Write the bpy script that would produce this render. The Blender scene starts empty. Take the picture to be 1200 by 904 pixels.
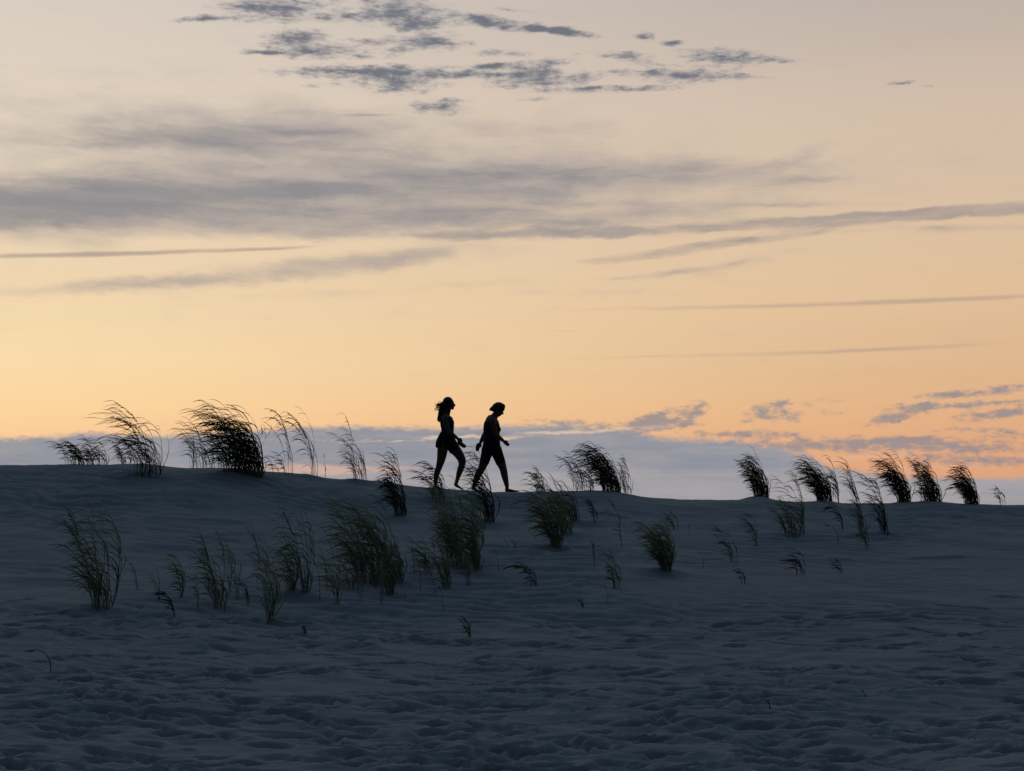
import bpy, bmesh, math, random
import numpy as np
from mathutils import Vector, noise as mnoise

R = math.radians
rng = random.Random(11)
scene = bpy.context.scene
COL = scene.collection

def lin(c):
    c = c / 255.0
    return c / 12.92 if c <= 0.04045 else ((c + 0.055) / 1.055) ** 2.4
def rgb(r, g, b):
    return (lin(r), lin(g), lin(b), 1.0)

# ---------------------------------------------------------------- camera
F = 600 / math.tan(R(20.0))           # focal length in photo pixels (photo 1200 x 904)
HOR = 600.0                           # photo row of the eye level
EYE = 1.6
PITCH = math.atan((HOR - 452) / F)
cam = bpy.data.objects.new('camera', bpy.data.cameras.new('camera'))
COL.objects.link(cam)
cam.location = (0, 0, EYE)
cam.rotation_euler = (R(90) + PITCH, 0, 0)
cam.data.sensor_fit = 'HORIZONTAL'
cam.data.sensor_width = 36
cam.data.lens = 18 / math.tan(R(20.0))
cam.data.clip_start = 0.1
cam.data.clip_end = 20000
scene.camera = cam

cp, sp = math.cos(PITCH), math.sin(PITCH)
def ray(px, py):
    a, b = (px - 600) / F, -(py - 452) / F
    return Vector((a, cp - b * sp, sp + b * cp))
def at(px, py, Y):
    d = ray(px, py)
    return Vector((0, 0, EYE)) + d * (Y / d.y)

# ---------------------------------------------------------------- terrain
CREST_Y = 26.0
crest_px = [(-400, 541), (-200, 541), (0, 543), (60, 544.5), (110, 545.5), (180, 547), (250, 550), (300, 554), (340, 556), (380, 560),
            (430, 565.5), (480, 570), (520, 572.5), (560, 576), (600, 577.5), (640, 577), (690, 576.5), (720, 580),
            (760, 584), (800, 585.5), (860, 586), (940, 589.5), (970, 590.5), (1040, 591),
            (1120, 592), (1200, 592.5), (1400, 593), (1600, 594)]
cr = np.array([[at(p, q, CREST_Y).x, at(p, q, CREST_Y).z] for p, q in crest_px])
mounds = [(889, 15, 5.5), (718, 26, 3.0), (275, 34, 2.5), (1092, 22, 4.5), (966, 14, 2.5), (1060, 13, 2.5), (165, 30, 2.5), (100, 40, 1.5)]
mounds = [(at(p, 580, CREST_Y).x, w * CREST_Y / F, h * CREST_Y / F) for p, w, h in mounds]

prof_y = np.array([-60, -20, 0, 4, 6, 8.7, 11, 13.5, 16, 18.2, 20.5, 22.5, 24, 25.2, 26, 26.8, 28, 30, 34, 42, 60, 120, 400, 3000])
prof_s = np.array([-.03, -.02, -.02, -.02, -.01, 0, .065, .155, .27, .40, .555, .71, .845, .955, 1.0, .985, .86, .55, .0, -.5, -.7, -.75, -.8, -.9])
# smooth interpolation (monotone cubic, Fritsch-Carlson)
_h = np.diff(prof_y); _d = np.diff(prof_s) / _h
_m = np.zeros_like(prof_s); _m[0], _m[-1] = _d[0], _d[-1]
for i in range(1, len(_m) - 1):
    _m[i] = 0 if _d[i - 1] * _d[i] <= 0 else 2 * _d[i - 1] * _d[i] / (_d[i - 1] + _d[i])
def pchip(y):
    y = np.clip(y, prof_y[0], prof_y[-1] - 1e-6)
    k = np.clip(np.searchsorted(prof_y, y, side='right') - 1, 0, len(_h) - 1)
    h = _h[k]; t = (y - prof_y[k]) / h
    return (prof_s[k] * (2*t**3 - 3*t**2 + 1) + h * _m[k] * (t**3 - 2*t**2 + t)
            + prof_s[k + 1] * (-2*t**3 + 3*t**2) + h * _m[k + 1] * (t**3 - t**2))

hummocks = []
LEDGE = []
ledges = [(968, 1006, 657.5, .035), (1056, 1146, 655.5, .045), (690, 745, 607, .03), (140, 330, 613, .03), (1085, 1135, 668, .02)]
def hash2(ix, iy, seed):
    n = (ix.astype(np.int64) * 374761393 + iy.astype(np.int64) * 668265263 + seed * 974711) & 0x7fffffff
    n = ((n ^ (n >> 13)) * 1274126177) & 0x7fffffff
    n = (n ^ (n >> 16)) & 0xffff
    return n / 65535.0
def vnoise(x, y, seed):
    ix, iy = np.floor(x), np.floor(y)
    fx, fy = x - ix, y - iy
    fx = fx * fx * fx * (fx * (fx * 6 - 15) + 10); fy = fy * fy * fy * (fy * (fy * 6 - 15) + 10)
    a, b = hash2(ix, iy, seed), hash2(ix + 1, iy, seed)
    c, d = hash2(ix, iy + 1, seed), hash2(ix + 1, iy + 1, seed)
    return (a + (b - a) * fx) * (1 - fy) + (c + (d - c) * fx) * fy - 0.5
def fbm(x, y, seed, o=4):
    s, a = 0, 1.0
    for k in range(o):
        s = s + a * vnoise(x * 2**k + 17.3 * k, y * 2**k + 9.1 * k, seed + k)
        a *= 0.5
    return s
def sstep(a, b, x):
    t = np.clip((x - a) / (b - a), 0, 1)
    return t * t * (3 - 2 * t)

def ground(x, y):
    x = np.asarray(x, float); y = np.asarray(y, float)
    yw = y + 0.5 * vnoise(x / 6, y * 0 + 3.3, 5) * sstep(10, 16, y) * (1 - sstep(24, 25.5, y))
    s = pchip(yw)
    zc = np.interp(x, cr[:, 0], cr[:, 1])
    # blend the crest height so the far field does not step
    z = s * zc
    g = sstep(22.5, 26, y) * (1 - sstep(26.3, 29, y))
    for mx, mw, mh in mounds:
        z = z + mh * np.exp(-((x - mx) / mw) ** 2) * g
    for hx, hy, hw, hh in hummocks:
        z = z + hh * np.exp(-((x - hx) / hw) ** 2 - ((y - hy) / (hw * .8)) ** 2)
    for lx0, lx1, ly, lh in LEDGE:
        t = (x - lx0) / (lx1 - lx0)
        win = sstep(0, .25, t) * (1 - sstep(.75, 1, t))
        dy = y - ly - .05 * np.sin(x * 5.0)
        z = z + lh * win * (1 - sstep(-.06, .0, -dy)) * np.exp(-np.maximum(dy, 0) / .5)
    near = sstep(-40, 0, y) * (1 - sstep(60, 140, y))
    up = sstep(14, 18, y)
    calm = 1 - 0.75 * sstep(1, 3.5, x) * sstep(15, 17, y) * (1 - sstep(21.5, 23.5, y))
    crestc = 1 - 0.7 * sstep(24.8, 25.6, y)
    z = z + near * crestc * calm * 0.062 * fbm(x / 1.0 + 0.2 * y, y / 0.55, 21, 5) * (0.8 + 0.2 * up)
    z = z + near * 0.10 * fbm(x / 5, y / 3.2, 41, 2) * crestc
    # wind ripples running obliquely down the slope
    ph = (y * 1.0 + 0.26 * x) / 0.38 + 2.2 * fbm(x / 1.2, y / 1.1, 61, 4)
    ph = 2 * np.pi * ph; rip = np.sin(ph - .75 * np.sin(ph)) + .25 * np.sin(2 * ph)
    m = np.clip(0.45 + 1.6 * fbm(x / 2.2, y / 2.0, 71, 2), 0, 1)
    amp = 0.040 * m * (0.35 + 0.65 * sstep(13, 17, y)) * crestc * (0.45 + 0.55 * calm)
    z = z + near * amp * rip
    z = z + near * .022 * fbm(x / .55, y / .7, 81, 3) * sstep(23.5, 25.5, y)
    fine = np.clip(.25 + 2.2 * fbm(x / 1.7 + 5, y / 1.4, 95, 2), 0, 1) * (1 - sstep(17, 20, y))
    z = z + near * .0060 * fine * np.sin(2 * np.pi * ((y + .3 * x) / .17 + 1.6 * fbm(x / .7, y / .6, 98, 3)))
    return z
def gz(x, y):
    return float(ground(np.array([x]), np.array([y]))[0])

def footprints():
    r = random.Random(4)
    out = []
    def one(x, y, a=None, s=1.0):
        out.append((x, y, r.gauss(0, .28) if a is None else a, r.uniform(.09, .21) * s, r.uniform(.030, .056) * s, r.uniform(.034, .068) * s))
    # wandering tracks
    for t in range(46):
        y = r.uniform(7.2, 15.0) if t < 34 else r.uniform(7.0, 11.0)
        x = -7.0 - r.random()
        if t % 3 == 0: x = r.uniform(-5, 3)
        a = r.gauss(0.0, 0.22) + (0 if t % 4 else r.uniform(-.9, .9))
        side = 1
        for k in range(r.randint(9, 30)):
            step = r.uniform(.42, .62)
            x += math.cos(a) * step; y += math.sin(a) * step; a += r.gauss(0, 0.07)
            side = -side
            if 6.2 < y < 15.6 - 0.9 * max(0, min(1, (x + 4) / 6)) * (1 if t % 5 else 0) and -7.5 < x < 8:
                one(x - math.sin(a) * .09 * side, y + math.cos(a) * .09 * side, a + r.gauss(0, .25))
    # scuffed sand lower left and lower right
    for k in range(2300):
        y = 6.6 + 8.0 * r.random() ** 1.5
        x = r.uniform(-.46, .46) * y
        if y > 12.8 and x > 0.6 and r.random() < .75: continue
        if float(fbm(np.array([x / 1.5]), np.array([y / 1.1]), 33, 2)[0]) < r.uniform(-.28, .12): continue
        one(x, y, None, r.uniform(.55, 1.15))
    # a few prints up on the right flank
    for px, py in [(985, 722), (1020, 719), (1070, 718), (1095, 726), (1130, 712), (1160, 726), (1180, 735), (930, 724), (960, 733), (880, 731),
                   (1090, 742), (1120, 746), (1150, 760), (1060, 757), (1000, 752), (1180, 700), (1140, 745), (840, 738), (780, 731), (700, 735), (655, 735)]:
        p = hit(px, py)
        one(p.x, p.y, r.gauss(0, .3), 1.25)
    return out

def hit(px, py):
    """first point where the view ray meets the bare dune"""
    d = ray(px, py)
    Y = np.arange(5.0, 32.0, 0.01)
    zz = EYE + d.z / d.y * Y
    xx = d.x / d.y * Y
    g = ground(xx, Y)
    k = np.nonzero(g >= zz)[0]
    if len(k) == 0:
        k = [int(np.argmin(zz - g))]
    return Vector((float(xx[k[0]]), float(Y[k[0]]), float(g[k[0]])))

def build_sand():
    xs_in = np.arange(-12.0, 12.001, 0.03)
    xo = 12 + np.cumsum(0.05 * 1.16 ** np.arange(1, 57))
    xs = np.concatenate([-xo[::-1], xs_in, xo])
    ys = [np.arange(5.8, 17.0, 0.025), np.arange(17.0, 28.0, 0.04)]
    yo = 28 + np.cumsum(0.06 * 1.16 ** np.arange(0, 56))
    yb = 5.8 - np.cumsum(0.05 * 1.18 ** np.arange(1, 44))
    ys = np.concatenate([yb[::-1]] + ys + [yo])
    X, Y = np.meshgrid(xs, ys)
    Z = ground(X.ravel(), Y.ravel()).reshape(X.shape)
    for (fx, fy, a, L, W, D) in footprints():
        m = 3 * L
        i0, i1 = np.searchsorted(xs, [fx - m, fx + m]); j0, j1 = np.searchsorted(ys, [fy - m, fy + m])
        if i1 <= i0 or j1 <= j0: continue
        dx, dy = X[j0:j1, i0:i1] - fx, Y[j0:j1, i0:i1] - fy
        u = (dx * math.cos(a) + dy * math.sin(a)) / L
        v = (-dx * math.sin(a) + dy * math.cos(a)) / W
        r2 = u * u + v * v
        rr = np.sqrt(r2) + 0.55 * vnoise(X[j0:j1, i0:i1] / .11, Y[j0:j1, i0:i1] / .11, 91)
        Z[j0:j1, i0:i1] += -D * np.exp(-np.maximum(rr, 0) ** 4) + 0.20 * D * np.exp(-((rr - 1.45) / .38) ** 2)
    ny, nx = X.shape
    v = np.stack([X, Y, Z], -1).reshape(-1, 3).astype(np.float32)
    idx = np.arange(ny * nx).reshape(ny, nx)
    q = np.stack([idx[:-1, :-1], idx[:-1, 1:], idx[1:, 1:], idx[1:, :-1]], -1).reshape(-1, 4).astype(np.int32)
    me = bpy.data.meshes.new('sand_dune')
    me.vertices.add(len(v)); me.vertices.foreach_set('co', v.ravel())
    me.loops.add(q.size); me.loops.foreach_set('vertex_index', q.ravel())
    me.polygons.add(len(q)); me.polygons.foreach_set('loop_start', np.arange(0, q.size, 4, dtype=np.int32))
    me.polygons.foreach_set('use_smooth', np.ones(len(q), bool))
    me.update(calc_edges=True); me.validate()
    o = bpy.data.objects.new('sand_dune', me); COL.objects.link(o)
    o['kind'] = 'structure'
    o['label'] = 'pale rippled sand dune in blue dusk shade, trodden with footprints'
    me.materials.append(M['sand'])
    return o

# ---------------------------------------------------------------- materials
M = {}
def mat(name, base, rough=0.9, spec=0.2, vary=0.25, scale=6.0, bump=0.0, bscale=80, translucent=0.0, dark=None):
    m = bpy.data.materials.new(name); m.use_nodes = True
    nt = m.node_tree; bs = nt.nodes['Principled BSDF']
    bs.inputs['Roughness'].default_value = rough
    bs.inputs['Specular IOR Level'].default_value = spec
    tc = nt.nodes.new('ShaderNodeTexCoord')
    nz = nt.nodes.new('ShaderNodeTexNoise'); nz.inputs['Scale'].default_value = scale; nz.inputs['Detail'].default_value = 5
    nt.links.new(tc.outputs['Object'], nz.inputs['Vector'])
    mx = nt.nodes.new('ShaderNodeMix'); mx.data_type = 'RGBA'
    a = tuple(c * (1 - vary) for c in base[:3]) if dark is None else dark
    mx.inputs[6].default_value = (*a, 1); mx.inputs[7].default_value = (*(min(1, c * (1 + vary)) for c in base[:3]), 1)
    nt.links.new(nz.outputs['Fac'], mx.inputs[0]); nt.links.new(mx.outputs[2], bs.inputs['Base Color'])
    if bump:
        n2 = nt.nodes.new('ShaderNodeTexNoise'); n2.inputs['Scale'].default_value = bscale; n2.inputs['Detail'].default_value = 6
        nt.links.new(tc.outputs['Object'], n2.inputs['Vector'])
        bp = nt.nodes.new('ShaderNodeBump'); bp.inputs['Strength'].default_value = bump; bp.inputs['Distance'].default_value = 0.01
        nt.links.new(n2.outputs['Fac'], bp.inputs['Height']); nt.links.new(bp.outputs['Normal'], bs.inputs['Normal'])
    if translucent:
        tr = nt.nodes.new('ShaderNodeBsdfTranslucent'); ms = nt.nodes.new('ShaderNodeMixShader')
        ms.inputs[0].default_value = translucent
        nt.links.new(mx.outputs[2], tr.inputs['Color'])
        nt.links.new(bs.outputs[0], ms.inputs[1]); nt.links.new(tr.outputs[0], ms.inputs[2])
        nt.links.new(ms.outputs[0], nt.nodes['Material Output'].inputs['Surface'])
    M[name] = m
    return m
mat('sand', (.228, .224, .216), .95, .1, .13, 1.6, .7, 45)
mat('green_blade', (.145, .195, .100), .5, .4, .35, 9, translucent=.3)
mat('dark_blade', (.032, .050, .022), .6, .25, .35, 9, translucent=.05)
mat('dry_blade', (.16, .13, .08), .8, .15, .35, 9, translucent=.12)
mat('seed', (.085, .066, .038), .85, .1, .3, 20)
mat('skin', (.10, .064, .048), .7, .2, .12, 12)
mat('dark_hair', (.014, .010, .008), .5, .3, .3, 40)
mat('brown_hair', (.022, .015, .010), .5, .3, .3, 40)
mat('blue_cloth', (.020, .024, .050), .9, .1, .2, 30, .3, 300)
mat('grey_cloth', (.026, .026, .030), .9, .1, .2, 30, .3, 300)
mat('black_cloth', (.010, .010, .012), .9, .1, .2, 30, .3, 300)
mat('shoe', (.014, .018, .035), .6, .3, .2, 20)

# ---------------------------------------------------------------- grass
class Geo:
    def __init__(s): s.v = []; s.f = []; s.mi = []
    def blade(s, pts, w, mi=0, seed_w=None):
        """a folded tapering ribbon along pts"""
        n = len(pts); base = len(s.v)
        for i, p in enumerate(pts):
            t = i / (n - 1)
            d = (pts[min(i + 1, n - 1)] - pts[max(i - 1, 0)])
            if d.length < 1e-6: d = Vector((0, 0, 1))
            d.normalize()
            side = d.cross(Vector((0.35, 1, 0.25)))
            if side.length < 1e-3: side = Vector((1, 0, 0))
            side.normalize(); up = side.cross(d)
            ww = w * (0.55 + 0.9 * t if t < .5 else max(0.02, 2.0 * (1 - t)) ** .8) * .5
            s.v += [p - side * ww, p + up * ww * .8, p + side * ww]
        for i in range(n - 1):
            a = base + 3 * i
            for k in range(2):
                s.f.append((a + k, a + k + 1, a + k + 4, a + k + 3)); s.mi.append(mi)
    def tube(s, pts, r0, r1, mi=0, k=5):
        n = len(pts); base = len(s.v)
        for i, p in enumerate(pts):
            t = i / (n - 1); r = r0 + (r1 - r0) * t
            d = (pts[min(i + 1, n - 1)] - pts[max(i - 1, 0)]).normalized()
            a = d.cross(Vector((0.2, 1, 0.1))).normalized(); b = d.cross(a)
            for j in range(k):
                an = 2 * math.pi * j / k
                s.v.append(p + a * (r * math.cos(an)) + b * (r * math.sin(an)))
        for i in range(n - 1):
            for j in range(k):
                a = base + i * k + j; b = base + i * k + (j + 1) % k
                s.f.append((a, b, b + k, a + k)); s.mi.append(mi)
        s.f.append(tuple(base + j for j in range(k))[::-1]); s.mi.append(mi)
        s.f.append(tuple(base + (n - 1) * k + j for j in range(k))); s.mi.append(mi)
    def build(s, name, mats, parent=None, fx=None):
        me = bpy.data.meshes.new(name)
        v = [fx(p) for p in s.v] if fx else s.v
        me.from_pydata([tuple(p) for p in v], [], s.f)
        for m in mats: me.materials.append(m)
        me.polygons.foreach_set('material_index', s.mi)
        me.polygons.foreach_set('use_smooth', [True] * len(s.f))
        me.update()
        o = bpy.data.objects.new(name, me); COL.objects.link(o)
        if parent: o.parent = parent
        return o

def culm(r, L, lean, power, n=10, tilt=0.0):
    """stem that stands up from the sand and bows to the lee side (-x) higher up"""
    pts = [Vector((0, 0, 0))]
    th0 = tilt + r.gauss(.03, .07); ys = r.gauss(0, .12)
    for i in range(1, n):
        t = (i - .5) / (n - 1)
        th = th0 + lean * t ** power
        st = L / (n - 1)
        pts.append(pts[-1] + Vector((-math.sin(th) * st, ys * st * (0.4 + t), math.cos(th) * st)))
    return pts
def leaf(r, p, tang, L, wind, spread, n=10):
    """blade that leaves the stem at an acute angle, rises, then arches over down wind"""
    az = r.uniform(0, 2 * math.pi)
    out = Vector((math.cos(az) - .25, math.sin(az) * .8, 0))
    d = (tang.normalized() + out * r.uniform(.12, .62) * spread).normalized()
    pts = [p.copy()]
    st = L / (n - 1)
    droop = r.uniform(.15, .9)
    k = wind * r.choice((.16, .30, .45, .6, .8)) * r.uniform(.8, 1.2)
    for i in range(1, n):
        pts.append(pts[-1] + d * st)
        t = i / (n - 1)
        d = (d + Vector((-1, r.gauss(0, .15), -droop)) * (k * (.25 + t) * 1.05)).normalized()
    return pts

def make_tuft(px, py, H, left, w, n, kind, label, leafy=1.0, seeds=0, Y=None, seed=0, group=None, bladew=.013, flip=False, bow=.55, arc=0.0):
    """px,py: where it stands in the photo; H,left,w: height, reach to the lee side and half width, in photo pixels there.
    bow: share of the reach that comes from the stems bowing, the rest is leaf"""
    r = random.Random(seed * 7919 + 13)
    base = BASES[seed - 1].copy(); base.z = gz(base.x, base.y)
    k = base.y / F
    Hm, Lm, Wm = H * k, left * k, w * k
    main = {'green': M['green_blade'], 'dark': M['dark_blade'], 'dry': M['dry_blade']}[kind]
    mats = [main, M['dry_blade']]
    ratio = Lm / max(Hm, .05)
    lean = min(2.0, .12 + 2.3 * bow * ratio)
    if flip: lean = -.5
    if arc: lean = arc
    wind = .35 if flip else min(1.25, .55 + .6 * ratio) * r.uniform(.75, 1.3)
    lean *= r.uniform(.85, 1.2); leafy *= r.uniform(.8, 1.2)
    stems, blades, seedpts = [], [], []
    tight = bow > .7      # the black crest tufts are close bundles with short side leaves
    for i in range(n):
        q = r.random()
        L = Hm * (1.2 if i == 0 else (.5 + .6 * q if n > 3 else .85 + .2 * q) * 1.1)
        off = Vector((r.uniform(-1, 1) * Wm, r.uniform(-1, 1) * min(.22, Wm * .9 + .02), 0))
        off.z = gz(base.x + off.x, base.y + off.y) - base.z - .012
        pts = culm(r, L, lean * r.uniform(.5, 1.25), r.uniform(1.3, 2.6), tilt=-.20 * off.x / max(Wm, .02) if (kind == 'green' and n > 3) else 0.0)
        stems.append(([p + off for p in pts], .0030 + .0016 * r.random()))
        nl = max(1, int(round(r.uniform(3.5, 7) * leafy)))
        for j in range(nl):
            t = .10 + .88 * (j + r.random()) / nl if nl > 1 else .9
            if arc and not tight: t *= .8
            if kind == 'green': t *= .88
            f = t * (len(pts) - 1); a = min(int(f), len(pts) - 2)
            tang = pts[a + 1] - pts[a]
            ll = Hm * (r.uniform(.18, .48) if tight else r.uniform(.28, .58) if arc else r.uniform(.26, .66)) * (1.05 - .25 * t)
            blades.append((leaf(r, pts[a].lerp(pts[a + 1], f - a) + off, tang, ll, wind, .45 if arc else 1.15 if kind == 'green' else .9), bladew * r.uniform(.65, 1.15), 1 if (r.random() < .08 or t < .22 and r.random() < .5) else 0))
        tip = pts[-1] - pts[-2]
        for j in range(2):
            blades.append((leaf(r, pts[-1 - j] + off, tip, Hm * r.uniform(.18, .36), wind, .25), bladew * .7, 0))
        if i < seeds: seedpts.append(([p + off for p in pts[-4:]]))
    if n >= 8:      # leaves that rise straight from the root crown
        for i in range(int(n * 1.3)):
            off = Vector((r.uniform(-1, 1) * Wm, r.uniform(-1, 1) * min(.22, Wm), 0))
            off.z = gz(base.x + off.x, base.y + off.y) - base.z - .012
            blades.append((leaf(r, off, Vector((r.gauss(.1, .2), r.gauss(0, .2), 1.3)), Hm * r.uniform(.30, .68), wind * .6, .35, 9), bladew * r.uniform(.7, 1.1), 1 if r.random() < .3 else 0))
    allp = [p for s_, _ in stems for p in s_] + [p for b, _, _ in blades for p in b]
    maxz = max(p.z for p in allp); minx = -min(p.x for p in allp)
    sz = Hm / maxz
    sx = max(.5, min(1.7, (Lm + 1e-4) / max(minx, 1e-3))) if not flip else 1
    fx = lambda p: Vector((p.x * sx if p.x < 0 else p.x, p.y, p.z * sz if p.z > 0 else p.z))
    single = n <= 2 and not seeds
    if single:
        g = Geo()
        for s_, rad in stems: g.tube(s_, rad * 1.2, rad * .5)
        for b, bw, mi in blades: g.blade(b, bw, mi)
        root = g.build('grass_sprig', mats, None, fx)
        root.location = base
    else:
        root = bpy.data.objects.new('grass_tuft' if n > 6 else 'grass_sprig', None); COL.objects.link(root)
        root.empty_display_size = .1
        root.location = base
        if n <= 9:
            g = Geo()
            for b, bw, mi in blades: g.blade(b, bw, mi)
            g.build('foliage', mats, root, fx)
            for s_, rad in stems:
                g = Geo(); g.tube(s_, rad * 1.2, rad * .5); g.build('stem', [main], root, fx)
        else:
            g = Geo(); dry = Geo()
            for s_, rad in stems: g.tube(s_, rad * 1.2, rad * .5)
            for b, bw, mi in blades: (dry if mi else g).blade(b, bw, 0)
            g.build('foliage', [main], root, fx)
            if dry.f: dry.build('dead_leaves', [M['dry_blade']], root, fx)
        for sp_ in seedpts:
            g = Geo(); rr = r
            for i in range(26):
                t = i / 25; f = t * 2.98; a = int(f); q = sp_[a].lerp(sp_[a + 1], f - a)
                d = (sp_[a + 1] - sp_[a]).normalized()
                o_ = (d + Vector((rr.gauss(-.3, .35), rr.gauss(0, .4), rr.gauss(-.1, .35)))).normalized() * Hm * .055
                g.blade([q, q + o_ * .5, q + o_ + Vector((-.004, 0, -.003))], .012)
            g.build('seed_head', [M['seed']], root, fx)
    root['label'] = label
    root['category'] = 'beach grass'
    root['group'] = group or 'beach grass on the dune'
    return root

CR = 'grass along the dune crest'
FL = 'grass on the dune face'
ST = 'stubs and sprigs in the sand'
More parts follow.
